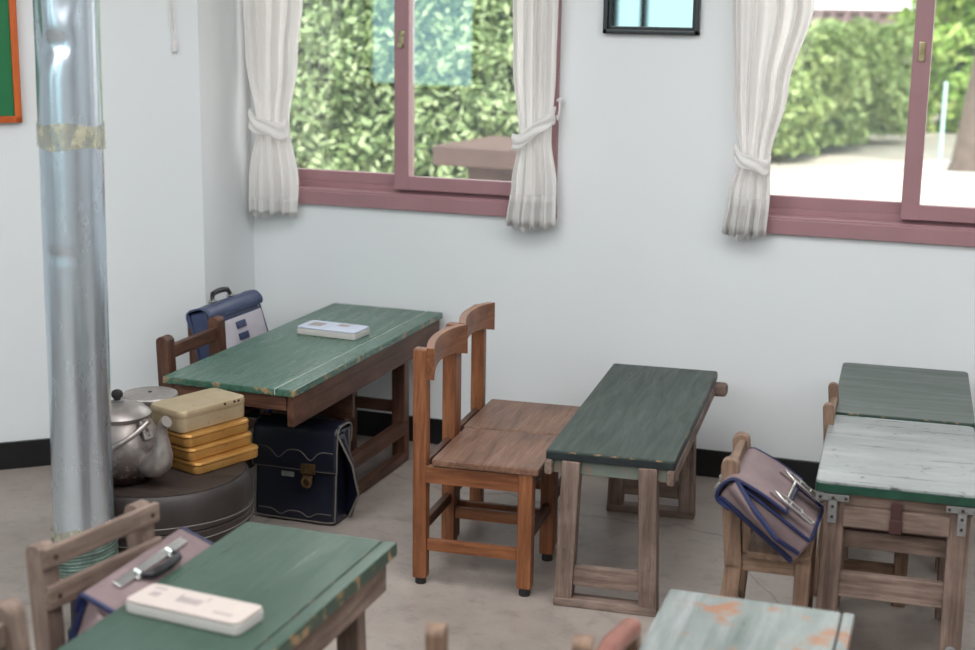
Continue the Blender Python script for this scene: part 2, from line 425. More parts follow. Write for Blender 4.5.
# stone slab table
st = thing('stone_table', 'reddish brown stone slab table in front of the tall hedge', 'table', (-2.2, 7.85, -.1), -7)
a = MB(); a.box((0, 0, .875), (1.5, .75, .11), .012); a.build('table_top', plain('red_brown_stone', srgb(112,84,80), .6, var=.15, scale=5, bump=.2), st)
for x in (-.45, .45):
    a = MB(); a.box((x, 0, .41), (.32, .45, .82), .02, taper=.9); a.build('leg', plain('dark_stone', srgb(110,84,80), .7, var=.2, scale=6), st)

# ------------------------------------------------------------------ curtains
def lerp_tab(tab, z):
    for (z0, *a), (z1, *b) in zip(tab, tab[1:]):
        if z <= z1:
            t = max(0, (z-z0)/(z1-z0)); t = t*t*(3-2*t)
            return [x+(y-x)*t for x, y in zip(a, b)]
    return list(tab[-1][1:])
def curtain(label, tab, band, seed, folds, hem):
    """tab rows: z, left x, right x ; band: (left x, z), (right x, z), height"""
    y0 = WY-.075; xc = (tab[0][1]+tab[0][2])/2
    root = thing('curtain', label, 'curtain', (xc, y0, 0)); rnd = random.Random(seed)
    ph = [rnd.uniform(-.6, .6) for _ in range(folds*2+2)]; zmin, zmax = tab[0][0], tab[-1][0]
    (bx0, bz0), (bx1, bz1), bh = band; bz = (bz0+bz1)/2
    def f(u, v):
        z = zmin+(zmax-zmin)*v; l, r = lerp_tab(tab, z)
        tight = math.exp(-((z-bz)/.13)**2)
        amp = .017*(1-.6*tight)*(1 if z > bz else 1.1)
        i = u*folds*2; k = int(min(i, folds*2-1)); w = ph[k]*(1-(i-k))+ph[k+1]*(i-k)
        a = math.pi*2*folds*u + w*1.2 + .5*math.sin(z*3+seed)
        x = l+(r-l)*(u+.022*math.sin(a*1.0+1.2)*math.sin(math.pi*u))
        y = -amp*math.sin(a)-amp*.35*math.sin(a*2.3+seed+z*2) - .02*math.sin(math.pi*u)*(1+.6*tight)
        zz = z + (.012*math.sin(a+.7)+.008*math.sin(u*7+seed) if v == 0 else 0)
        return Vector((x-xc, y, zz))
    m = MB(); m.grid(f, 150, 70); m.build('drape', M['cloth'], root, 60, .0025)
    h = MB(); h.grid(lambda u, v: f(u, hem/(zmax-zmin)*v*.999+.001)+Vector((0,-.0025,0)), 150, 4); h.build('hem', M['cloth'], root, 60, .002)
    b = MB()
    def fb(u, v):
        t = .5-.5*math.cos(math.pi*u) if u <= 1 else 1
        x = bx0-.004+(bx1-bx0+.008)*t; zc = bz0+(bz1-bz0)*t-.012*math.sin(math.pi*t)
        y = -.03-.045*math.sin(math.pi*u)**.6
        hh = bh*(1-.25*math.sin(math.pi*u))
        return Vector((x-xc, y-.006*math.sin(v*math.pi*3+u*9), zc+hh*(v-.5)+.004*math.sin(u*14)))
    b.grid(fb, 40, 10); b.build('tieback', M['cloth'], root, 60, .004)
    return root
curtain('white gathered curtain in the wall corner beside the left window', [(.835,-2.606,-2.42),(.96,-2.605,-2.412),(1.165,-2.570,-2.440),(1.4,-2.605,-2.40),(1.62,-2.612,-2.373),(2.2,-2.612,-2.28)], ((-2.572,1.185),(-2.437,1.15),.075), 3, 4, .06)
curtain('white gathered curtain between the left window and the framed picture, tieback rising to the right', [(.85,-1.603,-1.425),(1.0,-1.585,-1.425),(1.15,-1.560,-1.445),(1.4,-1.585,-1.435),(1.62,-1.588,-1.43),(2.2,-1.66,-1.43)], ((-1.565,1.14),(-1.428,1.235),.06), 8, 4, .11)
curtain('white gathered curtain hanging at the window above the right-hand desks', [(.87,-.845,-.70),(1.0,-.83,-.695),(1.12,-.802,-.70),(1.35,-.83,-.655),(1.62,-.846,-.59),(2.2,-.85,-.45)], ((-.806,1.145),(-.698,1.105),.06), 14, 4, .12)
for i, (x, z) in enumerate([(-1.428, 1.25)]):
    k = MB(); k.tube([(x, WY-.03, z+.04), (x, WY-.035, z+.03), (x+.004, WY-.05, z), (x, WY-.06, z-.03), (x-.004, WY-.055, z-.015)], .004)
    k.lathe([(0,0),(.012,0),(.014,.006),(.008,.012),(0,.012)], (x, WY-.03, z+.03))
    tag(k.build('curtain_hook', plain('clear_plastic', srgb(214,208,210), .3)), 'small pale curtain hook holding the tieback beside the left window', 'hook')

# ------------------------------------------------------------------ wall things
pf = thing('framed_picture', 'black framed glazed picture reflecting the windows, on the white wall', 'picture', (-1.125, WY, 1.72))
m = MB()
for z in (-.2, .2): m.box((0, -.014, z), (.325, .028, .016), .003)
for x in (-.1545, .1545): m.box((x, -.014, 0), (.016, .028, .416), .003)
m.build('frame', M['blackframe'], pf)
m = MB()
for z in (-.188, .188): m.box((0, -.009, z), (.3, .014, .01), .002)
for x in (-.143, .143): m.box((x, -.009, 0), (.01, .014, .38), .002)
m.build('inner_rim', plain('dark_teal_rim', srgb(20,34,38), .35), pf)
m = MB(); m.box((0, -.004, 0), (.29, .004, .38), 0); m.build('glass', M['mirror'], pf, 0)

# green board on slanted wall: right lower corner at (-3.074,4.067,1.194)
bd = thing('green_chalkboard', 'green chalkboard in an orange wooden frame on the slanted wall', 'board', (-3.074-LD.x*.9+LN.x*.0, 4.067-LD.y*.9+LN.y*.0, 1.65), math.degrees(math.atan2(LD.y, LD.x)))
m = MB()
for z in (-.442, .442): m.box((0, -.015, z), (1.8, .03, .022), .003)
for x in (-.8885, .8885): m.box((x, -.015, 0), (.023, .03, .906), .003)
m.build('frame', wood('orange_frame_wood', srgb(160,66,22), srgb(196,92,38), srgb(214,112,52), 'z', .4, dirt=.1), bd)
m = MB(); m.box((0, -.008, 0), (1.76, .016, .87), 0); m.build('writing_surface', plain('chalkboard_green', srgb(14,112,62), .6, var=.06, scale=3), bd)

cb = thing('hanging_cable', 'thin white cable with a small plug dangling on the slanted wall', 'cable', (-2.689+LN.x*.012, 4.40+LN.y*.012, 1.5), 40.8)
m = MB(); m.tube([(-.008,0,.6), (-.008,0,.1), (-.012,0,.04), (-.004,0,-.0), (.004,0,-.03)], .0028, 8); m.tube([(-.004,-.004,.6), (-.003,-.004,.12), (.004,-.004,.05), (.003,-.004,-.03)], .0022, 8)
m.build('cord', plain('white_cord', srgb(226,224,222), .5), cb)
m = MB(); m.tube([(.004,0,-.028), (.003,0,-.04), (.001,-.001,-.062), (0,-.001,-.07)], [.004,.008,.0075,.005], 12, squash=.7); m.build('plug', plain('white_plug', srgb(232,226,226), .4), cb)
m = MB()
for x in (-.003, .005): m.tube([(x,-.001,-.068), (x,-.001,-.078)], .0016, 8)
m.build('pin', M['steel'], cb)

# ------------------------------------------------------------------ stovepipe
def pipe_mat():
    t = NT('galvanised_steel'); a = t.noise(5, (1,1,.06), 5); b = t.noise(30, (1,1,.3), 5)
    t.set(Base__Color=t.ramp(a, [(.3, srgb(192,206,218)), (.7, srgb(216,226,234))]), Metallic=.88, Roughness=t.ramp(b, [(.3,.2),(.7,.3)]))
    t.bump(t.noise(4, (1,1,.25), 3), .05, .01); return t.m
M['pipe'] = pipe_mat()
def tape_mat():
    t = NT('clear_tape'); n = t.noise(38, (1,1,.5), 5, .7)
    t.set(Base__Color=t.ramp(n, [(.35, srgb(140,132,100)), (.6, srgb(214,208,176))]), Roughness=.2, Metallic=.3, Alpha=t.ramp(n, [(.35,.2),(.6,.6)])); t.bump(n, .8, .006); return t.m
M['tape'] = tape_mat()
PX, PY = -2.114, 2.951; PR = .076
pp = thing('stovepipe', 'tall galvanised steel stovepipe standing upright beside the kettle', 'pipe', (PX, PY, 0)); pp.rotation_euler = (0, R(.95), 0)
def dent(z0, z1, dents):
    n = 64
    def f(u, v):
        a = -u*2*math.pi; z = z0+(z1-z0)*v; r = PR
        for da, dz, dep, wa, wz in dents:
            d = (a-da+math.pi) % (2*math.pi)-math.pi
            r -= dep*math.exp(-(d/wa)**2-((z-dz)/wz)**2)
        r += .0012*noise.noise(Vector((math.cos(a)*2, math.sin(a)*2, z*3)))
        return Vector((r*math.cos(a), r*math.sin(a), z))
    return f, n
f, n = dent(1.27, 2.7, [(-1.75, 1.485, .010, .45, .035), (-1.25, 1.50, .008, .35, .02), (-2.1, 1.55, .007, .25, .10), (-1.0, 1.6, .006, .3, .05)])
m = MB(); m.grid(f, n, 120, True); m.build('upper_tube', M['pipe'], pp, 60)
f, n = dent(.184, 1.29, [(-1.6, 1.0, .003, .6, .01), (-2.2, .7, .003, .4, .2)])
m = MB(); m.grid(lambda u, v: (lambda p: Vector((p.x*.985, p.y*.985, p.z)))(f(u, v)), n, 90, True); m.build('lower_tube', M['pipe'], pp, 60)
m = MB(); m.tube([(-PR*.97, -.012, .8), (-PR*.97, -.012, 1.25)], .004, 8); m.build('seam', M['black'], pp)
def wrap(name, z0, z1, amp, rr):
    m = MB()
    def f(u, v):
        a = u*2*math.pi; z = z0+(z1-z0)*v+amp*.8*math.sin(a*3+v*5)*(v-.5)
        r = rr+.0022+amp*.25*abs(noise.noise(Vector((math.cos(a)*6, math.sin(a)*6, z*60))))
        return Vector((r*math.cos(a), r*math.sin(a), z))
    m.grid(f, 90, 14, True); return m.build(name, M['tape'], pp, 40)
wrap('tape_band', 1.254, 1.312, .011, PR); wrap('base_tape', .225, .30, .026, PR*.985)
m = MB()
for i in range(9):
    z = .19+i*.009
    m.tube([((PR+.003)*math.cos(a/24*math.pi), (PR+.003)*math.sin(a/24*math.pi), z+.01*math.sin(a/24*math.pi+1)) for a in range(48)], .004 if i % 2 else .005, 8, True)
m.build('foil_wrap', plain('striped_foil', srgb(120,140,132), .3, .6, .5, 30), pp)
m = MB(); m.lathe([(0,0),(.05,0),(.05,.01),(.04,.02),(.04,.19),(0,.19)], seg=32); m.build('base_stub', M['black'], pp)

# ------------------------------------------------------------------ desks
def desk(name, label, loc, rz, W, L, H, th, top, wd, opt):
    """local frame: x across, y along; legs in two end trestles"""
    t = thing(name, label, 'desk', loc, rz)
    s = opt.get('strip', 0); gap = .003
    m = MB(); m.slab(W-(s+gap if s else 0), L, th, H, opt.get('r', .006), .004, x0=-(s+gap)/2 if s else 0)
    m.build('tabletop', M[top], t)
    if s:
        m = MB(); m.slab(s, L, th, H, .004, .004, x0=W/2-s/2); m.build('edge_strip', M[top], t)
        m = MB(); m.box((W/2-s-gap/2, 0, H-th/2-.0004), (gap+.0008, L-.01, th-.004), 0); m.build('joint_filler', M[opt.get('filler', 'p2e')], t)
    if opt.get('edge'):
        m = MB(); m.slab(W+.0016, L+.0016, th-.006, H-.006, opt.get('r', .006), .001); m.build('edge_band', M[opt['edge']], t)
    if opt.get('lip'):
        m = MB(); m.box((0, -L/2+.02, H-th-opt['lip']/2), (W-.062, .02, opt['lip']), .003); m.build('end_apron', M[wd+'x'], t)
    xo = opt.get('xo', 0); xw = opt.get('xw', W/2-.045); lw = opt.get('lw', .048); ld = opt.get('ld', .045)
    yn, yf = -L/2+opt.get('near', .06), L/2-opt.get('far', .06); zl = H-th
    ap = opt.get('apron', .07)
    axn = opt.get('apron_inset', .02)
    if ap:
        for sg in (-1, 1):
            m = MB(); x = sg*(W/2-axn); ys = L/2-.012
            if opt.get('round_ends'):
                ys = L/2+.0
                m.bar((x, -ys-.012, zl-ap/2), (x, ys-.02, zl-ap/2), .022, ap, .008)
            else: m.bar((x, -ys, zl-ap/2), (x, ys, zl-ap/2), .022, ap, .003)
            m.build('side_apron', M[wd+'y'], t)
        for y in (-(L/2-opt.get('end_in', .022)), L/2-.022):
            m = MB(); e = opt.get('end_apron', ap) if y < 0 else ap; m.bar((-W/2+axn+.011, y, zl-e/2), (W/2-axn-.011, y, zl-e/2), .02, e, .003)
            m.build('end_apron', M[opt.get('end_mat', wd+'x')], t)
    for y, sy in ((yn, -1), (yf, 1)):
        for sg in (-1, 1):
            m = MB(); x = xo+sg*xw; sp = opt.get('splay', .012)
            m.bar((x+sg*sp, y, .012), (x, y, zl-.001), ld, lw, .004, up=(1,0,0))
            if opt.get('mortise'):
                m.box((x+sg*sp*.8, y-ld/2-.0005, .15), (.01, .004, .035), .001)
            m.build('leg', M[wd+'z'], t)
        if opt.get('runner_x', True):
            m = MB(); m.bar((xo-xw-sp-lw/2, y, .012), (xo+xw+sp+lw/2, y, .012), ld+.006, .024, .004); m.build('floor_runner', M[wd+'x'], t)
        for z, h in opt.get('cross', [(.085, .05)]):
            m = MB(); m.bar((xo-xw+.01, y, z), (xo+xw-.01, y, z), .025, h, .003); m.build('cross_rail', M[wd+'x'], t)
    for x, z, w, h in opt.get('long', []):
        m = MB(); m.bar((x, yn, z), (x, yf, z), w, h, .003); m.build('side_rail', M[wd+'y'], t)
    return t
desk('school_desk', 'long teal green topped desk in the wall corner with a pencil case on it', (-2.068, 4.208, 0), 0, .435, 1.185, .51, .022, 'p1', 'brown',
     dict(strip=.062, filler='p1e', apron=.092, lip=.045, end_in=.475, end_apron=.19, apron_inset=.018, xo=.03, xw=.1, lw=.05, near=.50, far=.19, splay=.003, cross=[(.195,.04)], long=[(.145,.125,.03,.05),(-.085,.125,.03,.05),(.148,.018,.035,.03)], runner_x=False))
d2 = desk('school_desk', 'narrow dark green desk on bare trestle legs in front of two orange wooden chairs', (-.941, 4.083, 0), 4.3, .345, 1.01, .44, .026, 'p2', 'grey',
     dict(edge='p2e', apron=.042, end_apron=.04, end_mat='greenpost', apron_inset=.008, round_ends=True, xw=.103, lw=.05, near=.018, far=.2, splay=.014, mortise=True, cross=[(.087,.055)]))
m = MB(); m.bar((-.1, .455, .392), (.212, .455, .392), .05, .042, .012); m.build('cross_bearer', M['greyx'], d2)
def desk3(label, loc, top, src_rz, far=0):
    t = desk('school_desk', label, loc, src_rz, .382, .61, .50, .028, top, 'grey',
         dict(edge='p3e', r=.016, apron=.03, apron_inset=.03, xw=.143, lw=.05, ld=.045, near=.032 if far else .15, far=far or .06, splay=.006, cross=[(.235,.062)], runner_x=False, long=[(-.15,.09,.03,.045),(.15,.09,.03,.045)]))
    m = MB()
    m.box((-.065, -.292, .415), (.115, .02, .05), .003); m.box((.065, -.292, .415), (.115, .02, .05), .003)
    m.box((0, -.285, .415), (.25, .01, .056), .002); m.box((0, -.05, .392), (.25, .46, .01), .002)
    dr = m.build('drawer', M['greyx'], t)
    m = MB(); m.box((0, -.305, .432), (.026, .008, .062), .002); m.box((0, -.311, .405), (.03, .007, .035), .003); m.build('pull_strap', M['strap'], dr)
    m = MB(); m.box((0, -.25, .345), (.26, .02, .045), .003); m.build('lower_rail', M['greyx'], t)
    for sg in (-1, 1):
        m = MB(); m.box((sg*.15, -.308, .462), (.078, .004, .016), .001); m.box((sg*.148, -.308, .43), (.02, .004, .062), .001)
        br = m.build('corner_bracket', M['steel'], t)
        for x, z in ((-.03,.462), (0,.462), (.03,.462), (0,.44), (0,.415)):
            m = MB(); m.tube([(sg*.148+x, -.3125, z), (sg*.148+x, -.308, z)], .0038, 10); m.build('bolt', M['bolt'], br)
    return t
desk3('single desk with a rubbed green top, painted-on silvery white sheen and steel leg brackets', (-.173, 3.706, 0), 'p3', 3.3, .18)
desk3('single desk with a smooth green top against the wall behind the silvery desk', (-.205, 4.345, 0), 'p3b', 3.3)
d3 = [o for o in bpy.data.objects if o.parent is None and o.get('label', '').startswith('single desk with a rubbed')][0]
m = MB(); m.lathe([(.006,0),(.009,0),(.0125,.003),(.012,.006),(.007,.008),(.0045,.004),(0,.004)], seg=24); m.bm.transform(Matrix.Translation((.148,-.297,.105)) @ Matrix.Rotation(R(90),4,'X')); m.build('bolt', M['steel'], d3)
desk('school_desk', 'deep green topped desk with a chipped edge and a white pencil case on it', (-1.266, 2.045, 0), .4, .347, 1.1, .52, .03, 'p4', 'grey',
     dict(strip=.03, apron=.075, apron_inset=.03, r=.008, xw=.11, near=.03, far=.1, cross=[(.1,.05)]))
desk('school_desk', 'green desk with flaking paint, painted-on pale sheen and orange bare wood patches', (-.357, 2.2, 0), 1.2, .362, 1.02, .46, .024, 'p5', 'grey',
     dict(strip=.022, apron=.06, apron_inset=.03, r=.008, xw=.115, near=.1, far=.12, cross=[(.1,.05)]))

# ------------------------------------------------------------------ chairs
def orange_chair(label, loc, rz):
    t = thing('school_chair', label, 'chair', loc, rz, 'orange wooden chairs at the narrow desk')
    d, w, sz, lt = .335, .315, .377, .042
    xb, xf, yo = -d/2+.01, d/2-.022, w/2-.02
    for sg in (-1, 1):
        m = MB(); m.box((xb, sg*yo, .35), (lt, lt*.85, .665), .006); m.build('back_post', M['orangez'], t)
        m = MB(); m.box((xf, sg*yo, .19), (lt, lt, .335), .006); m.build('front_leg', M['orangez'], t)
        for x in (xb, xf):
            m = MB(); m.lathe([(0,0),(.015,0),(.016,.004),(.016,.022),(0,.022)], (x, sg*yo, 0), 20); m.build('foot_cap', M['rubber'], t)
    m = MB(); m.slab(d-.03, w+.012, .022, sz, .008, .006, x0=.032)
    m.build('seat', M['seaty'], t)
    for sg in (-1, 1):
        m = MB(); m.box(((xb+xf)/2, sg*(yo+.006), sz-.05), (xf-xb-.03, .02, .05), .003); m.build('seat_rail', M['orangex'], t)
        m = MB(); m.box(((xb+xf)/2, sg*yo, .118), (xf-xb-.02, .02, .034), .003); m.build('stretcher', M['orangex'], t)
    for x in (xb, xf):
        m = MB(); m.box((x, 0, sz-.05), (.02, 2*yo-.03, .05), .003); m.build('seat_rail', M['browny'], t)
        m = MB(); m.box((x, 0, .165), (.02, 2*yo-.02, .032), .003); m.build('stretcher', M['browny'], t)
    m = MB()
    def f(u, v):
        # closed ring section swept along y, curving backward in the middle
        y = (v-.5)*(w+.01); c = -.026*(1-(2*v-1)**2)
        a = u*4; k = int(a) % 4; fr = a-int(a)
        cs = [(-.011,-.044),(.011,-.044),(.011,.044),(-.011,.044)]
        p, q = cs[k], cs[(k+1) % 4]; x = p[0]+(q[0]-p[0])*fr; z = p[1]+(q[1]-p[1])*fr
        if z > .03: z += .006*(1-(2*v-1)**2)
        if z < -.03: z += .022*(1-(2*v-1)**2)
        return Vector((xb+lt/2+.012+x+c, y, .645+z))
    m.grid(f, 8, 16, True)
    bm = m.bm; bmesh.ops.holes_fill(bm, edges=bm.edges[:], sides=0); bmesh.ops.recalc_face_normals(bm, faces=bm.faces[:])
    m.build('backrest', M['orangey'], t, 40)
    return t
orange_chair('orange brown wooden chair nearer the camera, pulled out from the narrow dark desk', (-1.293, 3.728, 0), 4)
c2 = [o for o in bpy.data.objects if o.parent is None and o.get('label', '').startswith('orange brown wooden chair')][0]
c = copy_tree(c2); c.location = (-1.325, 4.060, 0); c['label'] = 'orange brown wooden chair nearer the wall, its back partly behind the other orange chair'

def old_chair(label, loc, rz, wd='old', d=.3, w=.29, sz=.345, bz=.62, slats=((.58,.045),), pw=.034, pd=.04, slat_side=0, lean=.03, postmat=None, railround=False, group=None):
    t = thing('school_chair', label, 'chair', loc, rz, group)
    xb, xf, yo = -d/2+.018, d/2-.02, w/2-pw/2
    for sg in (-1, 1):
        m = MB()
        m.bar((xb-.02, sg*yo, 0), (xb, sg*yo, sz*.9), pw, pd, .006, up=(1,0,0))
        # rounded top
        n = 7; ps = [(-pd/2, sz*.85-.0), (pd/2, sz*.85)]
        top = [(pd/2*math.cos(a*math.pi/n)-lean, bz-pd/2+pd/2*math.sin(a*math.pi/n)*.8) for a in range(n+1)]
        prof = [(-pd/2, sz*.85), (pd/2, sz*.85)] + top
        m.prism([(x, z) for x, z in prof], -pw/2, pw/2, .003, Matrix.Translation((xb, sg*yo, 0)) @ Matrix.Rotation(R(90), 4, 'X'))
        m.build('back_post', postmat or M[wd+'z'], t)
        m = MB(); m.box((xf, sg*yo, sz/2-.006), (.036, .034, sz-.012), .004); m.build('front_leg', M[wd+'z'], t)
        m = MB(); m.box(((xb+xf)/2, sg*yo, .1), (xf-xb, .018, .034), .003); m.build('stretcher', M[wd+'x'], t)
        m = MB(); m.box(((xb+xf)/2, sg*yo, sz-.035), (xf-xb, .02, .04), .003); m.build('seat_rail', M[wd+'x'], t)
    m = MB(); m.box((xf, 0, .14), (.018, 2*yo, .034), .003); m.build('stretcher', M[wd+'y'], t)
    m = MB(); m.box((xb-.012, 0, .14), (.018, 2*yo, .034), .003); m.build('stretcher', M[wd+'y'], t)
    m = MB(); m.slab(d-.05, w+.008, .018, sz, .012, .004, x0=.022); m.build('seat', M[wd+'y'], t)
    for z, h in slats:
        m = MB(); x = xb-lean*(z-sz)/(bz-sz)+slat_side*(pd/2+.006)
        ext = yo+(pw/2+.004 if slat_side else -pw/2+.006)
        m.bar((x, -ext, z), (x, ext, z), .016 if slat_side else .022, h, .006)
        s = m.build('back_slat', M[wd+'y'], t)
        if slat_side:
            for sg in (-1, 1):
                b = MB(); b.tube([(x+slat_side*.007, sg*yo, z), (x+slat_side*.0105, sg*yo, z)], .0045, 10); b.build('screw', M['bolt'], s)
    if railround:
        m = MB(); m.tube([(xb-lean-.002, -yo-.02, bz-.012), (xb-lean-.012, -yo*.3, bz-.008), (xb-lean-.012, yo*.3, bz-.008), (xb-lean, yo, bz-.01), (xb-lean, yo+.018, bz-.012), (xb-lean, yo+.024, bz-.012)], [.02,.021,.021,.021,.017,.006], 16)
        m.build('top_rail', railround, t)
    return t
old_chair('dark brown wooden chair tucked at the near end of the teal desk by the kettle', (-2.295, 3.975, 0), 0, 'brown', .22, .36, .335, .585, ((.525,.045),), .045, .042, 0, .01)
old_chair('dark wooden chair in the wall corner carrying the blue satchel', (-2.40, 4.375, 0), 0, 'brown', .3, .32, .335, .565, ((.51,.04),), .035, .035, 0, .01)
old_chair('weathered wooden chair holding the mauve satchel beside the silvery desk', (-.440, 3.41, 0), 3, 'old', .20, .25, .34, .565, ((.525,.05),), .036, .042, 0, .02)
old_chair('wooden chair behind the silvery desk, only its two post tops showing', (-.262, 4.02, 0), 3, 'old', .24, .255, .34, .56, ((.50,.04),), .024, .028, 0, .02)
old_chair('weathered wooden chair with two pale slats beside the stovepipe, mauve satchel on its seat', (-1.447, 2.215, 0), -9.6, 'grey', .27, .30, .335, .625, ((.60,.042),(.525,.048)), .04, .042, 1, .02)
old_chair('wooden chair at the lower left corner of the photo, only one worn post showing', (-1.368, 1.735, 0), -4, 'grey', .28, .32, .335, .615, ((.56,.045),), .042, .05, 0, .03)
old_chair('small wooden chair with its back to the camera between the two front desks', (-.655, 1.945, 0), -80, 'old', .27, .27, .335, .625, ((.545,.045),), .032, .04, 0, .0)
old_chair('chair with a rounded pinkish red top rail beside the flaking green desk', (-.450, 2.315, 0), 0, 'old', .24, .25, .32, .497, ((.43,.04),), .03, .034, 0, .01, None, paint('worn_red_paint', srgb(116,66,56), srgb(146,94,82), srgb(196,164,146), srgb(120,100,80), .6, 'y', .4))

# ------------------------------------------------------------------ tyre, kettle, pot, tins
TX, TY, TZ = -2.120, 3.315, .334
M['tyre'] = plain('worn_tyre_rubber', srgb(44,37,35), .5, var=.3, scale=9, bump=.15)
def tyre(label, z, wires, r=0):
    ty = thing('old_tyre', label, 'tyre', (TX+r, TY, z), 0, 'tyres stacked under the kettle')
    m = MB(); m.lathe([(.18,.006),(.225,.0),(.247,.014),(.256,.045),(.257,.066),(.252,.070),(.257,.074),(.257,.086),(.253,.089),(.257,.093),(.256,.120),(.253,.145),(.248,.162),(.243,.172),(.238,.176),(.233,.174),(.18,.165),(.18,.006)], seg=80)
    m.bm.transform(Matrix.Diagonal((1,1,.94,1))); m.build('rubber_ring', M['tyre'], ty, 50)
    for w in wires:
        m = MB(); m.tube([(.2562*math.cos(a*math.pi/40), .2562*math.sin(a*math.pi/40), w+.006*math.sin(a*math.pi/20+w*40)) for a in range(80)], .0016, 6, True)
        m.build('wire', plain('thin_grey_wire', srgb(126,118,112), .5, .4), ty)
    return ty
tyre('dark worn tyre on the floor at the bottom of the kettle stand', 0, ())
ty = tyre('dark worn tyre with a plank lid, the upper one carrying kettle and tins', .1665, (.02, .04, .078), .004)
m = MB()
for i, (y0, y1) in enumerate([(-.232,-.08), (-.0785,.079), (.0805,.232)]):
    pts = []
    for k in range(25):
        y = y0+(y1-y0)*k/24; pts.append((math.sqrt(max(0,.2345**2-y*y)), y))
    pts2 = [(-x, y) for x, y in reversed(pts)]
    m.prism(pts+pts2, .146, TZ-.1668, 0)
m.bm.transform(Matrix.Rotation(R(25), 4, 'Z'))
bmesh.ops.remove_doubles(m.bm, verts=m.bm.verts[:], dist=1e-4)
m.build('plank_lid', wood('lid_wood', srgb(36,28,26), srgb(58,48,44), srgb(78,66,60), 'x', .6), ty, 30)

def alu(name, stain):
    t = NT(name); a = t.noise(16, (1,1,1), 6, .7); b = t.noise(50, (1,1,1), 5)
    col = t.ramp(t.noise(8), [(.3, srgb(140,132,128)), (.7, srgb(188,181,177))])
    if stain:
        sx = t.n('ShaderNodeSeparateXYZ'); t.L.new(t.co(), sx.inputs[0])
        low = t.ramp(sx.outputs['Z'], [(.03, 1.0), (.19, .0)])
        sp = t.mix(1.0, low, t.ramp(a, [(.42, 0.0), (.54, 1.0)]), 'MULTIPLY')
        col = t.mix(sp, col, srgb(52,42,40))
        col = t.mix(t.ramp(t.noise(6, (1,1,1), 3), [(.5, 0.0), (.7, .45)]), col, srgb(110,88,76))
    t.set(Base__Color=col, Metallic=.75, Roughness=t.ramp(b, [(.3,.3),(.7,.5)])); t.bump(t.noise(14), .1, .004); return t.m
M['alu'], M['alu2'] = alu('stained_aluminium', True), alu('dull_aluminium', False)
kt = thing('kettle', 'stained aluminium kettle with a black lid knob standing on the tyre', 'kettle', (-2.170, 3.211, TZ+.0005), -14); kt.scale = (.885,)*3
m = MB(); m.lathe([(0,.002),(.085,.0),(.108,.012),(.124,.04),(.130,.075),(.128,.11),(.118,.145),(.104,.172),(.096,.184),(.094,.192),(.097,.198),(.097,.204),(.09,.204),(.09,.2)], seg=64)
m.build('body', M['alu'], kt, 40)
m = MB(); m.lathe([(.0985,.203),(.0995,.206),(.096,.211),(.085,.221),(.065,.231),(.04,.238),(.016,.241),(0,.241)], seg=64)
ld = m.build('lid', M['alu2'], kt, 40)
m = MB(); m.lathe([(.02,.240),(.021,.244),(.012,.247),(.0,.247)], seg=24); m.build('knob_plate', M['steel'], ld)
m = MB(); m.lathe([(.009,.246),(.011,.251),(.0165,.258),(.018,.266),(.015,.274),(.008,.278),(0,.279)], seg=24); m.build('knob', M['rubber'], ld)
m = MB(); m.tube([(.095,0,.066),(.125,0,.064),(.152,0,.070),(.172,0,.086),(.182,0,.110),(.185,0,.138),(.184,0,.166),(.187,0,.190),(.196,0,.207),(.207,0,.214)], [.03,.037,.041,.040,.034,.025,.019,.0165,.0165,.018], 20)
m.build('spout', M['alu2'], kt, 60)
for sg in (-1, 1):
    m = MB(); m.box((sg*.118, -.0, .172), (.012, .034, .062), .005, (0, R(sg*-24), 0)); m.tube([(sg*.112, 0, .198), (sg*.132, 0, .198)], .008, 12)
    for z in (.165, .180): m.tube([(sg*.115, 0, z-.008), (sg*.133, 0, z-.005)], .0045, 10)
    m.build('lug', M['alu2'], kt)
arc = []
for k in range(25):
    a = math.pi*k/24; arc.append((.128*math.cos(a), -.150*math.sin(a), .198-.085*math.sin(a)))
m = MB(); m.tube(arc, .0085, 10); hd = m.build('bail_handle', M['alu2'], kt)
m = MB(); m.tube(arc[9:16], .0145, 14); m.build('grip', M['rubber'], hd)

pt = thing('cooking_pot', 'round dull aluminium pot with a flat lid behind the kettle', 'pot', (-2.226, 3.456, TZ)); pt.scale = (.93, .93, .83)
m = MB(); m.lathe([(0,0),(.066,0),(.076,.008),(.079,.03),(.079,.188),(.083,.192),(.083,.195),(.075,.195)], seg=56); m.build('body', M['alu2'], pt, 40)
m = MB(); m.lathe([(.084,.195),(.0855,.199),(.083,.205),(.074,.206),(.069,.203),(.02,.209),(0,.210)], seg=56); l_ = m.build('lid', M['alu2'], pt, 40)
m = MB(); m.lathe([(0,.209),(.006,.209),(.006,.212),(0,.213)], seg=16); m.build('rivet', M['bolt'], l_)

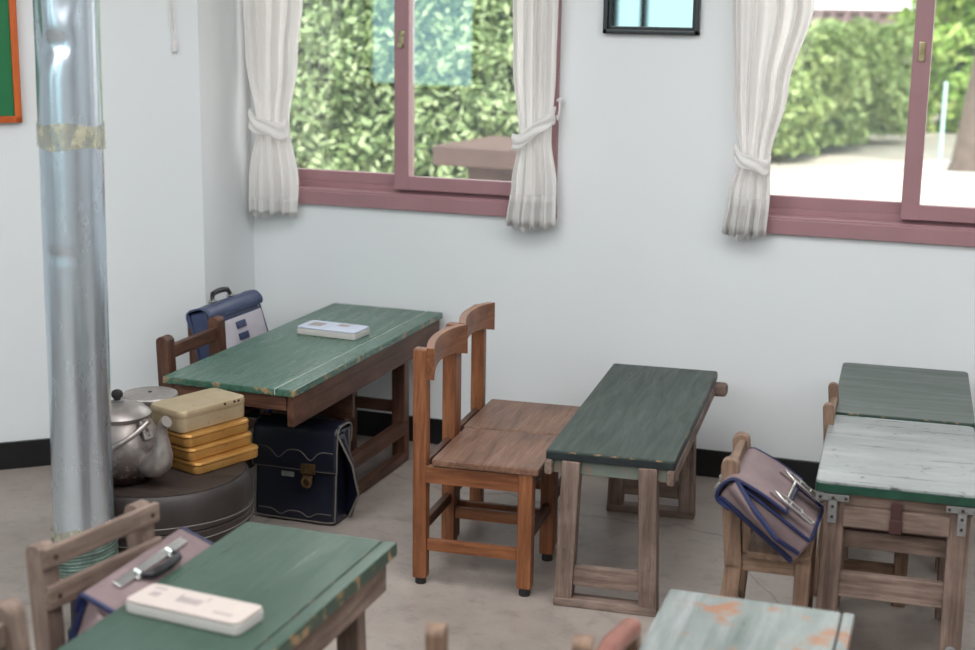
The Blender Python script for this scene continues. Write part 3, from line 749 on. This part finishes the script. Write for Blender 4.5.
def tin(label, c, z, rz, w, l, h, mat, marks=False):
    t = thing('lunch_tin', label, 'lunch tin', (c[0], c[1], z), rz, 'lunch tins stacked on the tyre')
    m = MB(); m.slab(w-.004, l-.004, h*.72, h*.72, .022, .006); m.build('base', mat, t, 40)
    m = MB(); m.slab(w, l, h*.44, h, .024, .009); m.build('lid', mat, t, 40)
    if marks:
        for y in (.035, .07, .085):
            m = MB(); m.box((w/2-.004, y, h*.86), (.01, .009, .007), .002); m.build('dent_mark', M['bolt'], t)
    return t
def brassy(name, a, b, r=.32):
    t = NT(name); col = t.ramp(t.noise(10), [(.3, a), (.7, b)])
    col = t.mix(t.ramp(t.noise(35, (1,1,1), 6), [(.6, 0.0), (.72, .5)]), col, srgb(96,74,44))
    t.set(Base__Color=col, Metallic=.55, Roughness=r); return t.m
M['gold'] = brassy('gold_anodised', srgb(178,128,66), srgb(204,156,90)); M['cream'] = brassy('faded_cream_gold', srgb(178,158,126), srgb(198,180,148), .45)
RZ = -19.5
def tc(near, w, l):
    a = R(RZ); ux = Vector((math.cos(a), math.sin(a))); uy = Vector((-math.sin(a), math.cos(a)))
    return Vector(near)-ux*w/2+uy*l/2
z = TZ+.0004
for lab, near, w, l, h, mt, mk in (('gold lunch tin at the bottom of the stack on the tyre', (-1.984,3.294), .146, .239, .0354, 'gold', 0), ('gold lunch tin second from the bottom of the stack', (-2.003,3.298), .142, .235, .0363, 'gold', 0),
        ('gold lunch tin directly under the cream coloured tin', (-2.013,3.298), .142, .237, .038, 'gold', 0), ('larger faded cream lunch tin on top of the gold tins', (-2.030,3.299), .146, .242, .064, 'cream', 1)):
    tin(lab, tc(near, w, l), z, RZ, w, l, h, M[mt], mk); z += h+.0005

# ------------------------------------------------------------------ satchels
def leather(name, a, b, rough=.4, bump=.15):
    t = NT(name); col = t.ramp(t.noise(9, (1,1,1), 5), [(.3, a), (.7, b)]); t.set(Base__Color=col, Roughness=rough, Specular__IOR__Level=.45)
    t.bump(t.noise(12, (1,1,1), 4), bump, .01); return t.m
M['navy'] = leather('navy_leather', srgb(16,18,30), srgb(28,32,46), .33); M['mauve'] = leather('mauve_suede', srgb(110,92,94), srgb(136,118,118), .75)
M['bluehandle'] = leather('blue_handle', srgb(30,50,130), srgb(46,72,160), .35)
M['bluetrim'] = leather('blue_trim', srgb(12,20,56), srgb(22,36,82), .5); M['navytrim'] = plain('grey_piping', srgb(104,98,92), .5)
M['blueleather'] = leather('blue_leather', srgb(44,54,84), srgb(66,78,110), .4); M['paleleather'] = leather('pale_panel', srgb(176,172,182), srgb(200,196,202), .6)
M['chrome'] = plain('bright_metal', srgb(206,204,202), .22, .95, .1); M['agedbrass'] = plain('aged_brass', srgb(112,88,62), .4, .8, .35, 40)
M['blackleather'] = leather('black_leather', srgb(14,14,18), srgb(30,30,34), .35)
def satchel(label, mat4, w, h, d, body, flap, trim, handle, fh=.5, wave=0.0, latch='buckle', latch_x=(0,), handle_x=0, pipe_r=.003, panel=None, plaque=None, hmat=None, sag=.0, stripes=None, gusset=None, trimf=None, latchmat='chrome', flop=0, tp=.22, tr=.02):
    """local frame: x along width, front is -y, z up, base at 0"""
    t = thing('satchel', label, 'satchel'); t.matrix_world = mat4; t.location = mat4.to_translation(); t.rotation_euler = mat4.to_euler()
    m = MB(); m.box((0, 0, h*.48), (w, d, h*.96), .012, seg=3)
    bmesh.ops.subdivide_edges(m.bm, edges=[e for e in m.bm.edges if e.calc_length() > .06], cuts=6, use_grid_fill=True)
    for v in m.bm.verts:
        k = v.co.z/h
        v.co.y *= 1.0-tp*k; v.co.y += -sag*math.sin(math.pi*k)*(1-(2*v.co.x/w)**2)
        v.co += v.normal*.002*noise.noise(v.co*18)
    m.build('body', body, t, 50)
    # flap profile: back top -> over the top -> down the front
    yt = d/2*(1-tp)+.001
    prof = [(yt+.004, h*.80), (yt+.006, h*.93), (yt+.006-tr*.3, h*1.0-tr*.3), (yt+.006-tr, h*1.0), (0, h*1.004), (-yt-.006+tr, h*1.0), (-yt-.006+tr*.3, h*1.0-tr*.3), (-yt-.008, h*.94)]
    zl = h*(1-fh); n = 10
    for k in range(1, n+1):
        z = h*.94+(zl-h*.94)*k/n; prof.append((-d/2*(1-tp*z/h)-.009-.004*math.sin(math.pi*k/n)-flop*k/n, z))
    N = len(prof)-1
    def wavef(x):
        u = x/(w/2)
        if not wave: return 0
        return wave*(math.exp(-((abs(u)-.38)/.16)**2))*1.0
    def f(u, v):
        i = v*N; k = min(int(i), N-1); fr = i-k; p, q = prof[k], prof[k+1]
        x = (u-.5)*(w+.008); y = p[0]+(q[0]-p[0])*fr; z = p[1]+(q[1]-p[1])*fr
        if v > .45: z -= 0
        return Vector((x, y, z+.0015*noise.noise(Vector((x*20, z*20, 0)))))
    m = MB(); m.grid(f, 24, N*2); fo = m.build('flap', flap, t, 60, .005)
    e = MB(); T = trimf or trim
    for u in (0, 1): e.tube([f(u, v/40) for v in range(41)], pipe_r, 8)
    e.tube([f(u/24, 1) for u in range(25)], pipe_r, 8); e.build('flap_piping', T, fo)
    if wave:
        e = MB(); e.tube([f(u/48, .70)+Vector((0,-.0035,-wavef((u/48-.5)*w))) for u in range(2, 47)], .0016, 6); e.build('stitching', trim, fo)
        e = MB(); e.tube([Vector(((u/48-.5)*w*.9, -d/2*.98-.001, h*.1-wavef((u/48-.5)*w)*.5)) for u in range(49)], .0016, 6); e.build('bottom_stitching', trim, t)
    e = MB()
    for sy in (-1, 1):
        pts = []
        for k in range(21):
            z = .008+(h*.95-.008)*k/20; pts.append((-w/2+.001, sy*(d/2*(1-tp*z/h)), z))
        pts2 = [(-x, y, z) for x, y, z in reversed(pts)]
        e.tube(pts[::-1]+pts2[::-1] if False else [pts[i] for i in range(20,-1,-1)]+[(w/2*(2*k/10-1), sy*d/2, .004) for k in range(1,10)]+[(-p[0], p[1], p[2]) for p in pts], pipe_r, 8)
    e.build('piping', trim, t)
    # handle
    hw, hh = .058, .035
    hp = [(handle_x-hw, 0, h*1.0), (handle_x-hw*.98, 0, h+hh*.55), (handle_x-hw*.8, 0, h+hh*.92), (handle_x-hw*.4, 0, h+hh*1.02), (handle_x, 0, h+hh*1.05), (handle_x+hw*.4, 0, h+hh*1.02), (handle_x+hw*.8, 0, h+hh*.92), (handle_x+hw*.98, 0, h+hh*.55), (handle_x+hw, 0, h)]
    if handle == 'flat': hp = [(x, -.004-(z-h)*.55, h+.012+(z-h)*.12) for x, y, z in hp]
    e = MB(); e.tube(hp, [.006,.007,.009,.0095,.0095,.0095,.009,.007,.006], 12, squash=1.0); hn = e.build('handle', hmat or M['blackleather'], t)
    if handle == 'flat':
        e = MB(); e.box((handle_x, .008, h+.007), (.25, .02, .008), .002); e.build('handle_plate', M[latchmat], t)
    for sg in (-1, 1):
        e = MB(); e.box((handle_x+sg*(hw+.002), 0, h+.008), (.03, .02, .006), .002); e.tube([(handle_x+sg*hw, -.012, h+.012), (handle_x+sg*hw, .012, h+.012)], .005, 10)
        e.build('handle_mount', M[latchmat], t)
    yl = lambda z: -d/2*(1-tp*z/h)-.014-flop*.9
    for lx in latch_x:
        x = lx
        if latch == 'buckle':
            e = MB(); e.box((x, yl(zl)-.002, zl+.0), (.022, .006, .11), .002); s_ = e.build('strap', flap, t)
            e = MB(); e.tube([(x-.014, yl(zl)-.008, zl-.03), (x-.014, yl(zl)-.008, zl+.02), (x, yl(zl)-.008, zl+.045), (x+.014, yl(zl)-.008, zl+.02), (x+.014, yl(zl)-.008, zl-.03)], .0035, 8, True)
            e.tube([(x-.015, yl(zl)-.008, zl-.0), (x+.015, yl(zl)-.008, zl-.0)], .003, 8)
            e.tube([(x-.011, yl(zl)-.006, zl-.03), (x-.011, yl(zl)-.006, zl-.062), (x, yl(zl)-.006, zl-.07), (x+.011, yl(zl)-.006, zl-.062), (x+.011, yl(zl)-.006, zl-.03)], .003, 8)
            e.build('buckle', M[latchmat], s_)
        else:
            e = MB(); e.box((x, yl(zl)-.002, zl+.006), (.05, .008, .034), .004)
            e.box((x, yl(zl)-.004, zl-.028), (.034, .008, .03), .008); e.lathe([(.009,0),(.019,0),(.019,.006),(.011,.008),(.009,.004)], seg=24)
            bm = e.bm
            for v in bm.verts[-24*5:]: v.co = Vector((x+v.co.x, yl(zl)-.008-v.co.z, zl-.034+v.co.y))
            for sx in (-1, 1): e.tube([(x+sx*.012, yl(zl)-.01, zl+.006), (x+sx*.012, yl(zl)-.004, zl+.006)], .007, 12)
            e.build('clasp', M[latchmat], t)
    if latch == 'buckle' and len(latch_x) > 1:
        e = MB(); e.tube([(latch_x[0], yl(zl)-.004, zl+.012), (latch_x[-1], yl(zl)-.004, zl+.012)], .0035, 8); e.build('closing_bar', M[latchmat], t)
    if plaque:
        e = MB(); e.box((plaque[0], -d/2*(1-tp*plaque[1]/h)-.004, plaque[1]), (.044, .005, .017), .005)
        e.build('badge', M['steel'], t)
    if panel:
        e = MB(); e.box((0, -d/2*.93-.016, h*.46), (w*.8, .005, h*.62), .012); e.build('front_panel', panel, t)
    if stripes:
        e = MB()
        for k in range(4): e.box((stripes, -d/2*.93-.022, h*(.22+.15*k)), (.06, .006, h*.09), .004)
        e.build('blue_tab', body, t)
    if gusset:
        # folded side wings with bound edges
        for sx in gusset:
            e = MB()
            pr = [(sx*(w/2+.002), -d*.48, h*.93), (sx*(w/2+.045), -d*.30, h*.62), (sx*(w/2+.058), -d*.10, h*.30), (sx*(w/2+.02), .0, h*.04)]
            def fg(u, v):
                i = v*3; k = min(int(i), 2); fr = i-k; a, b = Vector(pr[k]), Vector(pr[k+1]); p = a+(b-a)*fr
                base = Vector((sx*w/2, d*.42*(1-tp*p.z/h), p.z)); q = p+(base-p)*u
                return q+Vector((sx*.01*math.sin(u*math.pi*2), 0, 0))
            e.grid(fg, 10, 18); go = e.build('side_gusset', body, t, 60, .003)
            e = MB(); e.tube([fg(0, v/18) for v in range(19)], pipe_r*1.3, 8); e.tube([fg(1, v/18) for v in range(19)], pipe_r, 8); e.build('gusset_binding', trim, go)
    return t
def frame4(loc, ex, ez):
    ex = Vector(ex).normalized(); ez = Vector(ez); ez = (ez-ex*ez.dot(ex)).normalized(); ey = ez.cross(ex)
    m = Matrix((ex, ey, ez)).transposed().to_4x4(); m.translation = loc; return m
satchel('navy blue leather satchel with brass clasp standing on the floor beside the tyre', frame4((-1.995, 3.945, .003), (1, .015, 0), (0, .05, 1)), .28, .312, .115, M['navy'], M['navy'], M['navytrim'], 'arch', .46, .03, 'clasp', (.05,), -.062, .0028, plaque=(-.025, .148), hmat=M['bluehandle'], gusset=(1,), latchmat='agedbrass')
satchel('blue satchel with a pale front panel propped on the corner chair behind the teal desk', frame4((-2.39, 4.29, .338), (.02, 1, 0), (-.27, 0, .96)), .34, .27, .085, M['blueleather'], M['blueleather'], M['blueleather'], 'arch', .16, 0, 'none', (), 0, .004, panel=M['paleleather'], stripes=-.02)
satchel('mauve satchel with blue trim and two chrome buckles slumped on a weathered chair', frame4((-.352, 3.375, .364), (.0, 1, 0), (-.80, 0, .58)), .25, .24, .07, M['mauve'], M['mauve'], M['bluetrim'], 'flat', .62, 0, 'buckle', (-.095, .07), 0, .0048, gusset=(-1,), flop=.012, trimf=M['bluetrim'])
satchel('mauve satchel with blue edging and a black handle, against the two-slat chair back', frame4((-1.545, 2.275, .352), (-.03, 1, 0), (.36, 0, .93)), .355, .185, .068, M['mauve'], M['mauve'], M['bluetrim'], 'flat', .4, 0, 'none', (), .01, .0055, gusset=(-1,), tp=.0, tr=.006)

# ------------------------------------------------------------------ pencil cases
def pencil_case(label, loc, rz, w, l, h, lidmat, marks):
    t = thing('pencil_case', label, 'pencil case', loc, rz)
    m = MB(); m.slab(w, l, h*.78, h*.78, .012, .004); m.build('tray', plain('white_plastic', srgb(196,192,188), .35, var=.02), t, 40)
    m = MB(); m.slab(w-.002, l-.002, h*.24, h, .012, .004); b = m.build('lid', lidmat, t, 40)
    pm = plain('faint_grey_print', srgb(160,148,146), .5)
    for x, y, sx, sy in marks:
        m = MB(); m.box((x, y, h), (sx, sy, .0008), 0); m.build('printed_mark', pm, b, 0)
    return t
pencil_case('white plastic pencil case with faint grey print on the deep green desk', (-1.293, 2.125, .52), -5, .245, .09, .026, plain('cream_lid', srgb(192,180,173), .4, var=.03),
            [(-.09,.025,.025,.008), (-.085,0,.02,.018), (-.01,.0,.05,.022), (-.035,.012,.003,.02), (.02,.02,.003,.018), (.075,-.02,.04,.008)])
pencil_case('white and pale blue pencil case on the teal green desk', (-2.062, 4.325, .51), -4, .225, .115, .028, plain('pale_blue_lid', srgb(196,204,222), .35, var=.08, scale=12),
            [(-.06,0,.05,.05), (.03,.02,.04,.03)])

# ------------------------------------------------------------------ light
W = bpy.data.worlds.new('sky'); bpy.context.scene.world = W; W.use_nodes = True
nt = W.node_tree; N, L = nt.nodes, nt.links; bg = N['Background']
tcn = N.new('ShaderNodeTexCoord'); sep = N.new('ShaderNodeSeparateXYZ'); L.new(tcn.outputs['Generated'], sep.inputs[0])
mr = N.new('ShaderNodeMapRange'); mr.inputs['From Min'].default_value = -.5; mr.inputs['From Max'].default_value = .4; L.new(sep.outputs['Y'], mr.inputs['Value'])
rp = N.new('ShaderNodeValToRGB'); rp.color_ramp.elements[0].color = (.36, .56, .59, 1); rp.color_ramp.elements[1].color = (1, 1, 1, 1); L.new(mr.outputs[0], rp.inputs['Fac'])
L.new(rp.outputs['Color'], bg.inputs['Color']); bg.inputs['Strength'].default_value = 2.6
def sun(e, az, s):
    l = bpy.data.lights.new('sun', 'SUN'); l.energy = s; l.angle = R(3); l.color = (1, .97, .92)
    o = bpy.data.objects.new('sun', l); COL.objects.link(o); o.rotation_euler = (R(90-e), 0, R(az)); return o
sun(56, 14, 4.0)
def area(loc, rot, sx, sy, p, c=(1,1,1)):
    l = bpy.data.lights.new('room_fill', 'AREA'); l.shape = 'RECTANGLE'; l.size = sx; l.size_y = sy; l.energy = p; l.color = c  # unseen fill lights added to brighten the room, no fixtures
    o = bpy.data.objects.new('room_fill', l); COL.objects.link(o); o.location = loc; o.rotation_euler = rot; return o
area((-.8, 2.4, 2.65), (0,0,0), 3.0, 1.6, 55, (.98,.99,1))
area((-2.1, .0, 2.6), (R(38),0,R(0)), 3.4, 1.2, 78, (.98,.99,1))
area((1.9, 1.6, 2.6), (R(20),R(0),R(40)), 2.6, 1.6, 48, (.98,.99,1))

# ------------------------------------------------------------------ camera
H = 1.6; PITCH, ROLL, YAW = R(12.446), R(-.848), R(19.27)
cp, sp = math.cos(PITCH), math.sin(PITCH)
fw = Vector((0, cp, -sp)); rt = Vector((1, 0, 0)); dn = fw.cross(rt)
r2 = rt*math.cos(ROLL)+dn*math.sin(ROLL); d2_ = -rt*math.sin(ROLL)+dn*math.cos(ROLL)
RZm = Matrix.Rotation(YAW, 3, 'Z'); fw, r2, d2_ = RZm @ fw, RZm @ r2, RZm @ d2_
cam = bpy.data.cameras.new('camera'); co = bpy.data.objects.new('camera', cam); COL.objects.link(co)
cm = Matrix((r2, -d2_, -fw)).transposed().to_4x4(); cm.translation = (0, 0, H); co.matrix_world = cm
cam.sensor_width = 36; cam.lens = 1450/975*36; cam.clip_start = .05
cam.dof.use_dof = True; cam.dof.focus_distance = 4.15; cam.dof.aperture_fstop = 2.6
sc = bpy.context.scene; sc.camera = co
sc.view_settings.view_transform = 'Standard'; sc.view_settings.look = 'None'
sc.view_settings.exposure = .32; sc.view_settings.gamma = 1
